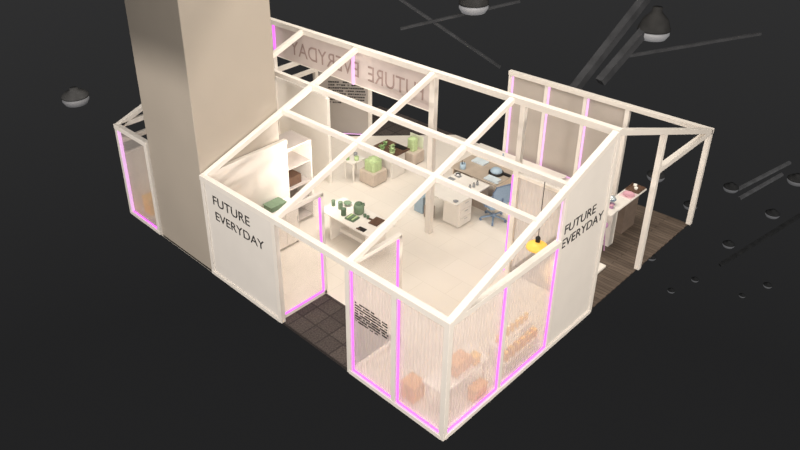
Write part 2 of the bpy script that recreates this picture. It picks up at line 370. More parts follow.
# FUTURE EVERYDAY sign panels
t = thing('sign_panel', 'cream panel lettered FUTURE EVERYDAY, left of the entrance beside the column', 'sign panel', (0, 5.33, 0.09))
obj('board', MB().box(-0.025, 0.025, 4.22, 6.45, 0.09, 2.40, 0.004), PANEL, t)
lettering([('FUTURE', 0.0, 1.945, 1.24, 0.215), ('EVERYDAY', 0.03, 1.575, 1.62, 0.205)], (-0.026, 6.18, 0), (0, -1, 0), (-1, 0, 0), t)
t = thing('sign_panel', 'tall sloped-top cream panel lettered FUTURE EVERYDAY on the right-hand side', 'sign panel', (3.8, 0, 0.09))
obj('board', MB().extr([(3.07, -0.025, 0.09), (4.50, -0.025, 0.09), (4.50, -0.025, rz(4.50) - 0.07), (3.07, -0.025, rz(3.07) - 0.07)], (0, 0.05, 0)), PANEL, t)
lettering([('FUTURE', -0.02, 2.575, 1.03, 0.185), ('EVERYDAY', -0.06, 2.29, 1.40, 0.185)], (3.13, -0.026, 0), (1, 0, 0), (0, -1, 0), t)

# entrance side partitions
def partition(y, label, side):
    t = thing('glass_partition', label, 'partition', (0.62, y, 0))
    obj('sheet', MB().ribs((0.06, y), (1.20, y), 0.08, 2.42, 0.075, 0.003), CLEAR, t, smooth=True)
    obj('top_rail', MB().bar((0.05, y, 2.45), (1.28, y, 2.45), 0.08), FRAME, t); obj('base_rail', MB().bar((0.05, y, 0.04), (1.28, y, 0.04), 0.08), FRAME, t)
    obj('end_post', MB().bar((1.25, y, 0.0), (1.25, y, 2.45), 0.08), FRAME, t)
    led('led_strip', (1.19, y - 0.02, 0.10), (1.19, y - 0.02, 2.38), t, 0.03)
    if side < 0: led('led_strip', (0.08, y - 0.03, 0.10), (1.18, y - 0.03, 0.10), t, 0.03)
    return t
partition(4.24, 'clear partition with a magenta light line on the left side of the entrance', -1)
partition(2.14, 'clear ribbed partition with a magenta light line on the right side of the entrance', 1)

# corrugated cross partition in the ridge plane
t = thing('corrugated_panel', 'ribbed partition inside, behind the hanging amber lamp', 'panel', (RX, 1.0, 0))
obj('sheet', MB().ribs((RX, 0.06), (RX, 1.86), 0.03, 2.42, 0.09, 0.008), SHEET, t, smooth=True)
obj('top_rail', MB().bar((RX, 0.05, 2.45), (RX, 2.01, 2.45), 0.08), FRAME, t)
led('led_strip', (RX - 0.03, 1.995, 0.03), (RX - 0.03, 1.995, 2.42), t, 0.03)

# grey back wall panels
for i in range(3):
    y1 = 5.24 - 1.11 * i; y0 = y1 - 1.11
    where = ('leftmost of the three, beside the dark gap', 'middle one of the three', 'rightmost of the three, beside the open deck')[i]
    t = thing('grey_wall_panel', 'grey panel of the back wall with a magenta edge, ' + where, 'panel', (BX, (y0 + y1) / 2, 0), group='grey back wall panels')
    obj('board', MB().box(BX - 0.02, BX + 0.02, y0 + 0.05, y1 - 0.05, 0.03, 2.40), GREYP, t)
    obj('upright', MB().bar((BX, y1, 0), (BX, y1, 2.40), 0.10), FRAME, t)
    if i == 2: obj('upright', MB().bar((BX, y0, 0), (BX, y0, 2.40), 0.11), FRAME, t)
    led('led_strip', (BX - 0.035, y1 - 0.09, 0.03), (BX - 0.035, y1 - 0.085, 2.38), t, 0.04, LEDS); led('led_strip', (BX - 0.035, y0 + 0.06, 0.03), (BX - 0.035, y1 - 0.06, 0.03), t, 0.022, LEDS)

# hanging banner in the ridge plane
t = thing('hanging_banner', 'translucent pinkish banner lettered FUTURE EVERYDAY hanging below the ridge beam, seen from its back', 'banner', (RX, 6.9, 3.05))
obj('film', MB().box(RX - 0.012, RX + 0.012, 4.24, 9.60, 3.13, 3.985), BANNERM, t)
obj('bottom_rail', MB().bar((RX, 4.24, 3.13), (RX, 9.60, 3.13), 0.03), FRAME, t)
lettering([('FUTURE', 0.0, 3.33, 1.70, 0.38), ('EVERYDAY', 2.0, 3.33, 2.50, 0.38)], (RX - 0.015, 4.45, 0), (0, 1, 0), (1, 0, 0), t, mat('see_through_banner_ink', (0.36, 0.27, 0.25), 0.7, 0.1), 0.030)  # letters pierce the film; the dimness of print seen through it is in their colour
led('led_strip', (RX - 0.03, 9.58, 3.13), (RX - 0.03, 9.58, 3.98), t, 0.05); led('led_strip', (RX - 0.03, 6.62, 3.13), (RX - 0.03, 6.62, 3.98), t, 0.06, LEDS)

# diagonal grey text panel
A = Vector((6.45, 10.03, 0)); Bv = Vector((7.32, 8.87, 0)); dd = (Bv - A).normalized(); nn = Vector((-abs(dd.y), -abs(dd.x), 0)).normalized()
t = thing('text_panel', 'grey translucent panel with rows of black small print, at the cut-off back corner', 'panel', ((A + Bv) / 2).to_tuple())
obj('film', MB().extr([A + Vector((0, 0, 0.05)), Bv + Vector((0, 0, 0.05)), Bv + Vector((0, 0, 2.40)), A + Vector((0, 0, 2.40))], -nn * 0.02), GREYCLEAR, t)
obj('top_rail', MB().bar(A + Vector((0, 0, 2.45)), Bv + Vector((0, 0, 2.45)), 0.10), FRAME, t)
led('led_strip', A + nn * 0.02 + Vector((0, 0, 0.03)), Bv + nn * 0.02 + Vector((0, 0, 0.03)), t, 0.02, LEDS)
fine_print(A + nn * 0.004 + dd * 0.26 + Vector((0, 0, 1.02)), dd, nn, 1.12, 0.74, 8, t, 5)

# ------------------------------------------------------------------ left room shelf
t = thing('bookcase', 'tall white open bookcase with grey shelves behind the left cream partition wall', 'bookcase', (2.72, 7.0, 0))
obj('back_panel', MB().box(2.36, 3.10, 7.34, 7.36, 0, 2.1), WALLM, t)
for x in (2.36, 3.10): obj('side_panel', MB().box(x - 0.015, x + 0.015, 6.64, 7.36, 0, 2.13, 0.003), WHITE, t)
obj('top', MB().box(2.345, 3.115, 6.63, 7.37, 2.13, 2.16, 0.004), SHELFG, t)
for z in (0.10, 0.55, 1.05, 1.60): obj('shelf', MB().box(2.375, 3.085, 6.66, 7.34, z - 0.015, z + 0.015), SHELFG, t)
solo('storage_box', MB().box(2.45, 2.85, 6.75, 7.2, 1.067, 1.30, 0.008), DWOOD, (2.65, 6.97, 1.067), 'dark brown box on a shelf of the bookcase', 'box')
# white cabinet with a green box behind the left sign panel
t = thing('white_cabinet', 'white three-door cabinet in the room behind the left sign panel', 'cabinet', (1.55, 6.27, 0))
obj('body', MB().box(0.95, 2.15, 6.08, 6.46, 0.05, 1.08, 0.008), WHITE, t)
for k in range(3): d = obj('door', MB().box(0.97 + 0.395 * k, 1.345 + 0.395 * k, 6.06, 6.08, 0.08, 1.05, 0.004), WHITE, t); obj('handle', MB().box(1.30 + 0.395 * k, 1.315 + 0.395 * k, 6.045, 6.06, 0.55, 0.75), CHROME, d)
for x in (1.0, 2.1):
    for y in (6.13, 6.41): obj('foot', MB().box(x - 0.02, x + 0.02, y - 0.02, y + 0.02, 0, 0.05), BLACK, t)
t = thing('green_box', 'sage green lidded box on the white cabinet behind the left sign panel', 'box', (1.62, 6.28, 1.08))
obj('body', MB().box(1.42, 1.86, 6.14, 6.42, 1.08, 1.18, 0.01), GREEN, t); obj('lid', MB().box(1.41, 1.87, 6.13, 6.43, 1.18, 1.21, 0.008), GREEN, t)

# ------------------------------------------------------------------ table with sage green goods
t = thing('display_table', 'long cream table carrying sage green containers in the middle of the booth', 'table', (3.0, 5.0, 0))
obj('tabletop', MB().box(2.62, 3.42, 4.18, 5.90, 0.715, 0.75, 0.006), WHITE, t)
for y in (4.45, 5.62): obj('leg', MB().box(2.72, 3.32, y - 0.025, y + 0.025, 0, 0.715, 0.004), WHITE, t)
obj('stretcher', MB().box(2.99, 3.05, 4.47, 5.60, 0.10, 0.20), WHITE, t)
def canister(x, y, r, h, m_, label, z=0.75, lid=None, group='sage green canisters'):
    c = thing('canister', label, 'canister', (x, y, z), group=group)
    obj('body', MB().lathe((0, 0, 0), [(r * 0.96, 0), (r, 0.01), (r, h * 0.82), (r * 0.97, h * 0.84)], 18), m_, c, True, True)
    obj('lid', MB().lathe((0, 0, 0), [(r * 1.03, h * 0.84), (r * 1.05, h * 0.86), (r * 1.05, h * 0.97), (r * 0.9, h), (0, h)], 18), lid or m_, c, True, True)
    return c
canister(2.98, 5.78, 0.045, 0.15, GREEN, 'sage green canister at the far left end of the long cream table')
canister(3.00, 5.56, 0.055, 0.19, GREEN, 'sage green canister second from the far left end of the cream table')
canister(2.86, 5.31, 0.06, 0.18, DGREEN, 'dark green canister at the table edge, left of the big green jug')
b = thing('bowl', 'shallow sage green bowl on a white base behind the green canisters', 'bowl', (3.22, 5.55, 0.75))
obj('foot', MB().lathe((0, 0, 0), [(0.05, 0), (0.05, 0.02), (0.03, 0.03)], 18), WHITE, b, True, True)
obj('dish', MB().lathe((0, 0, 0), [(0.03, 0.025), (0.07, 0.04), (0.10, 0.075), (0.09, 0.075), (0.04, 0.045), (0, 0.04)], 20), GREEN, b, True, True)
j = thing('jug', 'largest sage green jug with a knobbed lid on the cream table', 'jug', (3.17, 5.12, 0.75))
obj('body', MB().lathe((0, 0, 0), [(0.10, 0), (0.12, 0.03), (0.125, 0.17), (0.11, 0.23), (0.09, 0.245)], 20), GREEN, j, True, True)
obj('lid', MB().lathe((0, 0, 0), [(0.092, 0.245), (0.09, 0.262), (0.03, 0.275), (0.028, 0.30), (0, 0.305)], 20), DGREEN, j, True, True)
obj('handle', MB().tube([(0.115, 0, 0.20), (0.17, 0, 0.19), (0.18, 0, 0.12), (0.115, 0, 0.06)], 0.014), DGREEN, j, True, True)
tr = thing('tray', 'square sage green tray with pale bars in front of the big green jug', 'tray', (2.89, 5.06, 0.75), 0.1)
obj('base', MB().box(-0.12, 0.12, -0.13, 0.13, 0, 0.035, 0.006), DGREEN, tr, local=True)
for i in range(3): obj('bar', MB().box(-0.10, 0.10, -0.095 + i * 0.07, -0.055 + i * 0.07, 0.035, 0.055, 0.004), GREEN if i % 2 else PGREEN, tr, local=True)
for k, (x, y, lab) in enumerate(((3.14, 4.90, 'small dark green cup right behind the green tray'), (3.14, 4.80, 'small dark green cup furthest right on the cream table'))):
    solo('cup', MB().lathe((x, y, 0.75), [(0.03, 0), (0.04, 0.07), (0.034, 0.07), (0.025, 0.012), (0, 0.012)], 14), DGREEN, (x, y, 0.75), lab, 'cup', 'dark green cups', smooth=True)
bb = thing('serving_board', 'dark brown wooden board with a handle at the right end of the cream table', 'board', (3.17, 4.58, 0.75), 0.12)
obj('plate', MB().box(-0.16, 0.16, -0.14, 0.10, 0, 0.022, 0.006), DWOOD, bb, local=True); obj('handle', MB().box(-0.025, 0.025, 0.10, 0.21, 0, 0.022, 0.006), DWOOD, bb, local=True)
bk = thing('notebook', 'black notebook with a brown cover strip at the near right corner of the cream table', 'notebook', (2.72, 4.58, 0.75), 0.1)
obj('cover', MB().box(-0.06, 0.06, -0.10, 0.10, 0, 0.02, 0.003), BLACK, bk, local=True); obj('spine', MB().box(-0.062, -0.02, 0.02, 0.12, 0.0, 0.024, 0.003), DWOOD, bk, local=True)

# ------------------------------------------------------------------ pale green group
def plinth(x0, x1, y0, y1, h, label):
    t = thing('plinth', label, 'plinth', ((x0 + x1) / 2, (y0 + y1) / 2, 0), group='beige stone plinths')
    obj('block', MB().box(x0, x1, y0, y1, 0.03, h, 0.012), STONE, t); obj('recess_base', MB().box(x0 + 0.03, x1 - 0.03, y0 + 0.03, y1 - 0.03, 0, 0.03), GWOOD, t)
def green_planter(x, y, z, w, h, label):
    t = thing('planter', label, 'planter', (x, y, z), group='pale lime planters on plinths')
    obj('pot', MB().prism([(w * a, w * b) for a, b in ((-.5, -.38), (-.38, -.5), (.38, -.5), (.5, -.38), (.5, .38), (.38, .5), (-.38, .5), (-.5, .38))], 0, h * 0.78, 0.01), PGREEN, t, local=True)
    obj('foliage', MB().ball((0, 0, h * 0.76), w * 0.47, 3, (1, 1, 0.55), 0.10), PGREEN, t, local=True)
plinth(5.14, 5.66, 6.56, 7.08, 0.38, 'beige stone plinth nearer the long cream table, bearing a wide lime planter')
green_planter(5.40, 6.82, 0.38, 0.36, 0.36, 'wide pale lime planter on the nearer beige plinth')
plinth(6.72, 7.20, 6.58, 7.06, 0.38, 'beige stone plinth standing by the dark carpet edge with a tall lime planter')
green_planter(6.95, 6.80, 0.38, 0.22, 0.46, 'tall slim pale lime planter on the farther beige plinth')
solo('screen_board', MB().box(7.18, 7.20, 6.62, 7.10, 0.38, 0.74, 0.004), mat('pale_green_board', (0.72, 0.76, 0.58), 0.6, 0.03), (7.19, 6.86, 0.38), 'pale green upright board behind the tall lime planter', 'board')
t = thing('plant_table', 'square table with a dark brown top full of small plants', 'table', (5.95, 6.85, 0))
obj('tabletop', MB().box(5.74, 6.42, 6.42, 7.26, 0.71, 0.75, 0.006), DWOOD, t); obj('pedestal', MB().box(5.82, 6.32, 6.52, 7.14, 0.0, 0.71, 0.006), WHITE, t)
for k, (x, y, h, r, lab) in enumerate(((5.86, 6.92, 0.20, 0.10, 'left potted plant on the dark table top'), (5.88, 6.58, 0.24, 0.12, 'fullest pale potted plant at the front corner of the dark table'), (6.10, 7.04, 0.16, 0.08, 'small potted plant at the back of the dark table'), (6.08, 6.76, 0.18, 0.09, 'potted plant in the middle of the dark table'))):
    p = thing('potted_plant', lab, 'plant', (x, y, 0.75), group='potted plants on the dark table')
    obj('pot', MB().lathe((0, 0, 0), [(r * 0.5, 0), (r * 0.65, h * 0.35), (r * 0.55, h * 0.35), (0, h * 0.3)], 14), PGREEN if k == 1 else LEAF, p, True, True)
    lf = MB()
    for q in range(16):
        a = q * 2.4; e = 0.3 + 0.9 * random.random(); c = Vector((0, 0, h * 0.33)); d = Vector((math.cos(a) * math.cos(e), math.sin(a) * math.cos(e), math.sin(e)))
        sdv = Vector((-math.sin(a), math.cos(a), 0)); L1 = r * (0.8 + 0.5 * random.random())
        lf.extr([c, c + d * L1 * .5 + sdv * r * .25, c + d * L1, c + d * L1 * .5 - sdv * r * .25], Vector((0, 0, 0.004)))
    obj('leaves', lf, PGREEN if k in (1, 3) else LEAF, p, local=True)
solo('tray', MB().box(6.20, 6.38, 6.48, 6.85, 0.75, 0.775, 0.004), BLACK, (6.29, 6.66, 0.75), 'black tray at the right corner of the dark plant table', 'tray')
t = thing('side_table', 'low white side table left of the nearer beige plinth', 'table', (5.15, 7.2, 0))
obj('tabletop', MB().box(4.93, 5.42, 7.12, 7.50, 0.57, 0.60, 0.005), WHITE, t)
for x in (4.99, 5.38):
    for y in (7.16, 7.46): obj('leg', MB().box(x - 0.018, x + 0.018, y - 0.018, y + 0.018, 0, 0.57), WHITE, t)
canister(5.02, 7.40, 0.05, 0.14, LEAF, 'small leaf green canister on the left end of the low white side table', 0.60, group='canisters on the side table')
canister(5.32, 7.40, 0.05, 0.09, GREYS, 'small grey canister at the back of the low white side table', 0.60, group='canisters on the side table')
canister(5.16, 7.20, 0.06, 0.11, PGREEN, 'pale lime canister at the front of the low white side table', 0.60, group='canisters on the side table')

# ------------------------------------------------------------------ desks
t = thing('desk', 'white office desk with a drawer pedestal in front of the blue chair', 'desk', (5.6, 4.25, 0))
obj('desktop', MB().box(4.98, 6.28, 3.72, 4.72, 0.715, 0.75, 0.006), WHITE, t)
obj('side_panel', MB().box(6.23, 6.27, 3.75, 4.70, 0, 0.715), GWOOD, t)  # desk support; its grey-brown puts the shaded knee space into the colour
ped = obj('pedestal', MB().box(5.16, 5.64, 3.76, 4.24, 0.02, 0.715, 0.006), WHITE, t)
for i in range(3):
    d = obj('drawer', MB().box(5.20, 5.60, 3.735, 3.76, 0.05 + 0.22 * i, 0.25 + 0.22 * i, 0.004), WHITE, t); obj('handle', MB().box(5.34, 5.46, 3.725, 3.736, 0.20 + 0.22 * i, 0.212 + 0.22 * i), CHROME, d)
obj('leg', MB().box(5.0, 5.04, 4.63, 4.67, 0, 0.715), WHITE, t)
t = thing('desk', 'taupe topped desk strewn with pale blue objects behind the white desk', 'desk', (6.85, 4.28, 0))
obj('desktop', MB().box(6.36, 7.27, 3.60, 5.02, 0.72, 0.75, 0.006), TAUPE, t)
for y in (3.66, 4.94): obj('side_panel', MB().box(6.40, 7.23, y - 0.02, y + 0.02, 0, 0.72, 0.004), LWOOD, t)
obj('back_panel', MB().box(7.17, 7.20, 3.68, 4.92, 0.2, 0.70), LWOOD, t)
# on the white desk
def stapler(x, y): pass
w_ = thing('tape_dispenser', 'round grey tape dispenser at the back of the white desk', 'tape dispenser', (6.10, 4.55, 0.75))
obj('base', MB().box(-0.05, 0.05, -0.08, 0.08, 0, 0.03, 0.008), GREYS, w_, local=True); obj('roll', MB().lathe((0, 0, 0), [(0.03, 0.03), (0.065, 0.03), (0.065, 0.075), (0.03, 0.075)], 18), CHROME, w_, True, True)
for x, y, lab in ((5.80, 3.96, 'small grey bottle nearest in the row of three on the white desk'), (5.94, 3.95, 'small grey bottle in the middle of the row of three on the white desk'), (6.08, 3.95, 'small grey bottle farthest in the row of three on the white desk')):
    c = thing('bottle', lab, 'bottle', (x, y, 0.75), group='grey bottles on the white desk')
    obj('body', MB().lathe((0, 0, 0), [(0.03, 0), (0.032, 0.01), (0.032, 0.08), (0.014, 0.10)], 14), GREYS, c, True, True); obj('cap', MB().lathe((0, 0, 0), [(0.015, 0.10), (0.015, 0.125), (0, 0.125)], 14), BLACK, c, True, True)
solo('cup', MB().lathe((5.64, 4.02, 0.75), [(0.035, 0), (0.042, 0.07), (0.035, 0.07), (0.03, 0.012), (0, 0.012)], 16), GREYS, (5.64, 4.02, 0.75), 'little grey cup left of the three bottles on the white desk', 'cup', smooth=True)
solo('paper_sheet', MB().box(5.70, 5.95, 4.50, 4.68, 0.75, 0.756), GREYS, (5.82, 4.59, 0.75), 'grey sheet at the far left edge of the white desk', 'paper')
solo('dish', MB().lathe((5.10, 3.83, 0.75), [(0.04, 0), (0.065, 0.022), (0.055, 0.022), (0.03, 0.008), (0, 0.008)], 18), GREYS, (5.10, 3.83, 0.75), 'small grey dish at the front corner of the white desk', 'dish', smooth=True)
# on the taupe desk
solo('paper_pad', MB().box(6.95, 7.2, 4.42, 4.80, 0.75, 0.79, 0.005), PBLUE, (7.07, 4.6, 0.75), 'pale blue paper pad at the back edge of the taupe desk', 'paper pad')
solo('paper_pad', MB().box(6.42, 6.66, 3.66, 4.02, 0.75, 0.79, 0.005), PBLUE, (6.54, 3.84, 0.75), 'pale blue paper pad at the front edge of the taupe desk', 'paper pad')
p = thing('pen_holder', 'blue pen holder at the left end of the taupe desk', 'pen holder', (6.50, 4.72, 0.75))
obj('cup', MB().lathe((0, 0, 0), [(0.07, 0), (0.075, 0.01), (0.075, 0.15), (0.065, 0.15), (0.06, 0.015), (0, 0.015)], 16), BLUE, p, True, True)
for a, b in ((0.02, 0.03), (-0.03, 0.01), (0.0, -0.03)): obj('pen', MB().tube([(a * .6, b * .6, 0.02), (a * 1.4, b * 1.4, 0.22)], 0.007, 6), BLACK, p, True, True)
p = thing('round_speaker', 'round blue device in a black ring on the taupe desk', 'device', (6.86, 3.96, 0.75))
obj('ring', MB().lathe((0, 0, 0), [(0.15, 0), (0.19, 0.01), (0.19, 0.05), (0.15, 0.06)], 24), BLACK, p, True, True); obj('dome', MB().lathe((0, 0, 0), [(0.15, 0.05), (0.145, 0.10), (0.09, 0.15), (0, 0.165)], 24), BLUE, p, True, True)
obj('arm', MB().box(0.05, 0.13, -0.36, -0.15, 0, 0.05, 0.01), BLACK, p, local=True)
p = thing('computer_mouse', 'pale computer mouse at the front right of the taupe desk', 'mouse', (6.46, 3.67 - 0.03, 0.75))
obj('body', MB().ball((0, 0, 0.018), 0.05, 3, (1, 0.65, 0.36)), PBLUE, p, True, True); obj('wheel', MB().box(0.015, 0.03, -0.004, 0.004, 0.03, 0.038), BLACK, p, local=True)

# blue office chair
ch = thing('office_chair', 'steel blue swivel office chair on a five-star base beside the white desk', 'chair', (6.08, 3.42, 0), math.radians(-20))
ba = MB()
for k in range(5):
    a = k * 2 * math.pi / 5 + 0.3; ba.bar((0.03 * math.cos(a), 0.03 * math.sin(a), 0.115), (0.31 * math.cos(a), 0.31 * math.sin(a), 0.075), 0.045, 0.03)
ba.lathe((0, 0, 0), [(0.05, 0.07), (0.05, 0.15), (0.03, 0.16)], 14)
obj('base', ba, CHAIRB, ch, local=True)
for k in range(5):
    a = k * 2 * math.pi / 5 + 0.3; x, y = 0.31 * math.cos(a), 0.31 * math.sin(a)
    obj('caster', MB().tube([(x - 0.025 * math.sin(a), y + 0.025 * math.cos(a), 0.032), (x + 0.025 * math.sin(a), y - 0.025 * math.cos(a), 0.032)], 0.032, 12), CHAIRD, ch, local=True)
obj('gas_lift', MB().lathe((0, 0, 0), [(0.028, 0.15), (0.028, 0.32), (0.02, 0.32), (0.02, 0.42)], 14), CHROME, ch, True, True)
obj('seat', MB().box(-0.25, 0.25, -0.23, 0.25, 0.42, 0.50, 0.03), CHAIRB, ch, local=True)
obj('backrest', MB().extr([(-0.24, -0.25, 0.58), (0.24, -0.25, 0.58), (0.27, -0.30, 0.98), (0.22, -0.32, 1.10), (-0.22, -0.32, 1.10), (-0.27, -0.30, 0.98)], (0, -0.035, 0)), CHAIRB, ch, local=True)
obj('back_frame', MB().tube([(-0.25, -0.27, 0.57), (-0.285, -0.32, 0.98), (-0.22, -0.345, 1.12), (0.22, -0.345, 1.12), (0.285, -0.32, 0.98), (0.25, -0.27, 0.57)], 0.016), CHAIRD, ch, local=True)
obj('back_support', MB().tube([(0, -0.10, 0.41), (0, -0.30, 0.42), (0, -0.32, 0.75)], 0.022), CHAIRD, ch, local=True)
for s in (-1, 1): obj('armrest', MB().tube([(s * 0.24, -0.05, 0.45), (s * 0.30, -0.05, 0.47), (s * 0.30, -0.05, 0.68), (s * 0.30, 0.18, 0.69)], 0.018), CHAIRD, ch, local=True)

# blue bin and brown bag by the ridge post
t = thing('storage_bin', 'powder blue storage bin on the floor left of the white desk', 'bin', (5.18, 4.93, 0))
obj('body', MB().box(5.05, 5.31, 4.79, 5.07, 0.0, 0.44, 0.015), BLUE, t); obj('lid', MB().box(5.04, 5.32, 4.78, 5.08, 0.44, 0.48, 0.01), BLUE, t)
t = thing('tote_bag', 'brown tote bag with a black handle standing beside the white desk', 'bag', (5.08, 4.56, 0))
obj('body', MB().prism([(4.98, 4.46), (5.14, 4.46), (5.14, 4.70), (4.98, 4.70)], 0.0, 0.36, 0.03), GWOOD, t)
obj('handle', MB().tube([(5.06, 4.48, 0.33), (5.06, 4.49, 0.52), (5.06, 4.55, 0.58), (5.06, 4.62, 0.55), (5.06, 4.66, 0.33)], 0.016), BLACK, t, True)

# low bench along the grey back wall
t = thing('display_bench', 'low white bench with a black inset strip along the grey back wall', 'bench', (8.75, 5.0, 0))
obj('top', MB().box(8.5, 9.02, 3.2, 6.0, 0.08, 0.11, 0.005), WHITE, t); obj('plinth', MB().box(8.54, 8.98, 3.25, 5.95, 0.0, 0.08), WHITE, t)
obj('inset', MB().box(8.60, 8.68, 4.66, 5.52, 0.11, 0.116), BLACK, t); obj('inset', MB().box(8.60, 8.70, 4.26, 4.38, 0.11, 0.116), BLACK, t)
v = thing('small_vase', 'tiny pale blue vase on the low white bench', 'vase', (8.62, 4.95, 0.116))
obj('body', MB().lathe((0, 0, 0), [(0.035, 0), (0.05, 0.03), (0.05, 0.07), (0.02, 0.11)], 14), PBLUE, v, True, True); obj('neck', MB().lathe((0, 0, 0), [(0.02, 0.11), (0.024, 0.17), (0.018, 0.17)], 14), BLUE, v, True, True)

# ------------------------------------------------------------------ corner room: tables, wooden pieces and the lamp
t = thing('display_table', 'low white table near the front corner post behind the frosted panels', 'table', (0.95, 0.55, 0))
obj('tabletop', MB().box(0.36, 1.66, 0.30, 0.78, 0.46, 0.50, 0.006), WHITE, t)
for x in (0.44, 1.58):
    for y in (0.36, 0.72): obj('leg', MB().box(x - 0.02, x + 0.02, y - 0.02, y + 0.02, 0, 0.46), WHITE, t)
def stool_box(x, y, z, w, d_, h, m_, lab, name='wooden_box', cat='box', lidm=None):
    t = thing(name, lab, cat, (x, y, z))
    obj('body', MB().box(x - w / 2, x + w / 2, y - d_ / 2, y + d_ / 2, z, z + h * 0.86, 0.008), m_, t); obj('lid', MB().box(x - w / 2 - 0.008, x + w / 2 + 0.008, y - d_ / 2 - 0.008, y + d_ / 2 + 0.008, z + h * 0.86, z + h, 0.005), lidm or m_, t)
stool_box(1.02, 0.52, 0.50, 0.40, 0.24, 0.26, AMBER, 'amber wooden box on the low white table behind the corner panel')
stool_box(1.36, 0.42, 0.50, 0.16, 0.14, 0.18, OAK, 'smaller honey coloured box on the low white table beside the amber box')
stool_box(0.36, 0.98, 0.0, 0.30, 0.30, 0.36, AMBER, 'amber wooden stool box on the floor, left of the low white table')
stool_box(1.15, 0.17, 0.0, 0.34, 0.16, 0.28, AMBER, 'amber wooden crate on the floor against the side panel right of the corner')
t = thing('stepped_shelf', 'stepped white display shelf along the ribbed side panel', 'shelf', (2.5, 0.35, 0))
obj('step', MB().box(1.85, 2.95, 0.10, 0.28, 0.28, 0.32, 0.004), WHITE, t); obj('step', MB().box(1.85, 2.95, 0.28, 0.50, 0.56, 0.60, 0.004), WHITE, t)
for x in (1.87, 2.93): obj('side_panel', MB().box(x - 0.015, x + 0.015, 0.10, 0.50, 0, 0.28), WHITE, t); obj('upright', MB().box(x - 0.015, x + 0.015, 0.29, 0.49, 0.28, 0.56), WHITE, t)
proto = None
for r_, (n_, y, z, m_, gname) in enumerate(((7, 0.38, 0.60, OAK, 'honey wooden pieces on the upper step'), (6, 0.19, 0.32, AMBER, 'amber wooden pieces on the lower step'))):
    ordw = ('nearest the corner', 'second from the corner', 'third from the corner', 'fourth from the corner', 'fifth from the corner', 'sixth from the corner', 'seventh from the corner')
    for k in range(n_):
        x = 1.98 + k * (0.88 / (n_ - 1)); lab = ('honey wooden piece on the upper step, ' if r_ == 0 else 'amber wooden block on the lower step, ') + ordw[k]
        if k == 0:
            proto = thing('wooden_piece', lab, 'wooden piece', (x, y, z), group=gname)
            if r_ == 0:
                obj('body', MB().lathe((0, 0, 0), [(0.035, 0), (0.045, 0.03), (0.03, 0.09), (0.04, 0.12)], 12), m_, proto, True, True); obj('cap', MB().lathe((0, 0, 0), [(0.042, 0.12), (0.045, 0.14), (0.02, 0.16), (0, 0.165)], 12), m_, proto, True, True)
            else:
                obj('body', MB().box(-0.055, 0.055, -0.06, 0.06, 0, 0.15, 0.01), m_, proto, local=True); obj('cap', MB().box(-0.045, 0.045, -0.05, 0.05, 0.15, 0.18, 0.008), OAK, proto, local=True)
        else: dup(proto, (x, y, z), 0, lab)
lp = thing('pendant_lamp', 'amber pendant lamp with a black cap hanging in the corner room', 'lamp', (3.10, 0.46, 2.08))
obj('shade', MB().lathe((0, 0, 0), [(0.17, -0.02), (0.20, 0.0), (0.18, 0.05), (0.10, 0.11), (0.04, 0.13), (0.03, 0.12), (0.09, 0.10), (0.165, 0.04), (0.16, 0.0)], 28), LAMPY, lp, True, True)
obj('cap', MB().lathe((0, 0, 0), [(0.045, 0.125), (0.045, 0.21), (0.02, 0.24), (0, 0.24)], 16), BLACK, lp, True, True)
obj('bulb', MB().ball((0, 0, 0.05), 0.045, 2), BULB, lp, True, True)
obj('cord', MB().tube([(0, 0, 0.23), (0, 0, rz(3.10) - 2.08 - 0.05)], 0.008, 6), BLACK, lp, local=True)
l = bpy.data.lights.new('pendant_glow', 'POINT'); l.energy = 12; l.color = (1, 0.7, 0.3); l.shadow_soft_size = 0.06
lo = bpy.data.objects.new('pendant_glow', l); COL.objects.link(lo); lo.location = (3.10, 0.46, 2.0)
# yellow box in the far left bay
stool_box(0.42, 9.80, 0.0, 0.34, 0.34, 0.46, OAK, 'yellow box on the floor behind the far left frosted panel')

# ------------------------------------------------------------------ counter on the deck
t = thing('counter', 'narrow white counter on the brown deck beside the right-hand sign panel', 'counter', (7.5, 1.0, 0))
obj('countertop', MB().box(6.72, 8.36, 0.82, 1.18, 0.91, 0.95, 0.006), WHITE, t)
obj('end_panel', MB().box(6.92, 7.14, 0.86, 1.14, 0.0, 0.91, 0.006), WHITE, t)
obj('cabinet', MB().box(7.60, 8.20, 0.90, 1.16, 0.0, 0.91, 0.008), mat('counter_shade_brown', (0.17, 0.13, 0.105), 0.55, 0.1, 8), t)  # brown block added where only shade lies under the counter
q = thing('tray', 'dark walnut tray at the far end of the white counter', 'tray', (8.17, 1.0, 0.95))
obj('base', MB().box(7.98, 8.34, 0.84, 1.16, 0.95, 0.962), DWOOD, q)
obj('rim', MB().box(7.98, 7.995, 0.84, 1.16, 0.962, 0.985).box(8.325, 8.34, 0.84, 1.16, 0.962, 0.985).box(7.995, 8.325, 0.84, 0.852, 0.962, 0.985).box(7.995, 8.325, 1.148, 1.16, 0.962, 0.985), DWOOD, q)
for x, y, lab in ((8.14, 0.98, 'cream cup in the middle of the walnut tray'), (8.26, 1.06, 'cream cup at the back of the walnut tray')):
    solo('cup', MB().lathe((x, y, 0.962), [(0.035, 0), (0.045, 0.05), (0.037, 0.05), (0.03, 0.01), (0, 0.01)], 14), WHITE, (x, y, 0.962), lab, 'cup', 'cream cups on the tray', smooth=True)
q = thing('pink_dish', 'round rose pink dish on a pink mat on the white counter', 'dish', (7.82, 0.97, 0.95))
obj('mat', MB().box(7.64, 7.96, 0.84, 1.14, 0.95, 0.956), mat('pale_pink_mat', (0.80, 0.60, 0.62), 0.7), q)
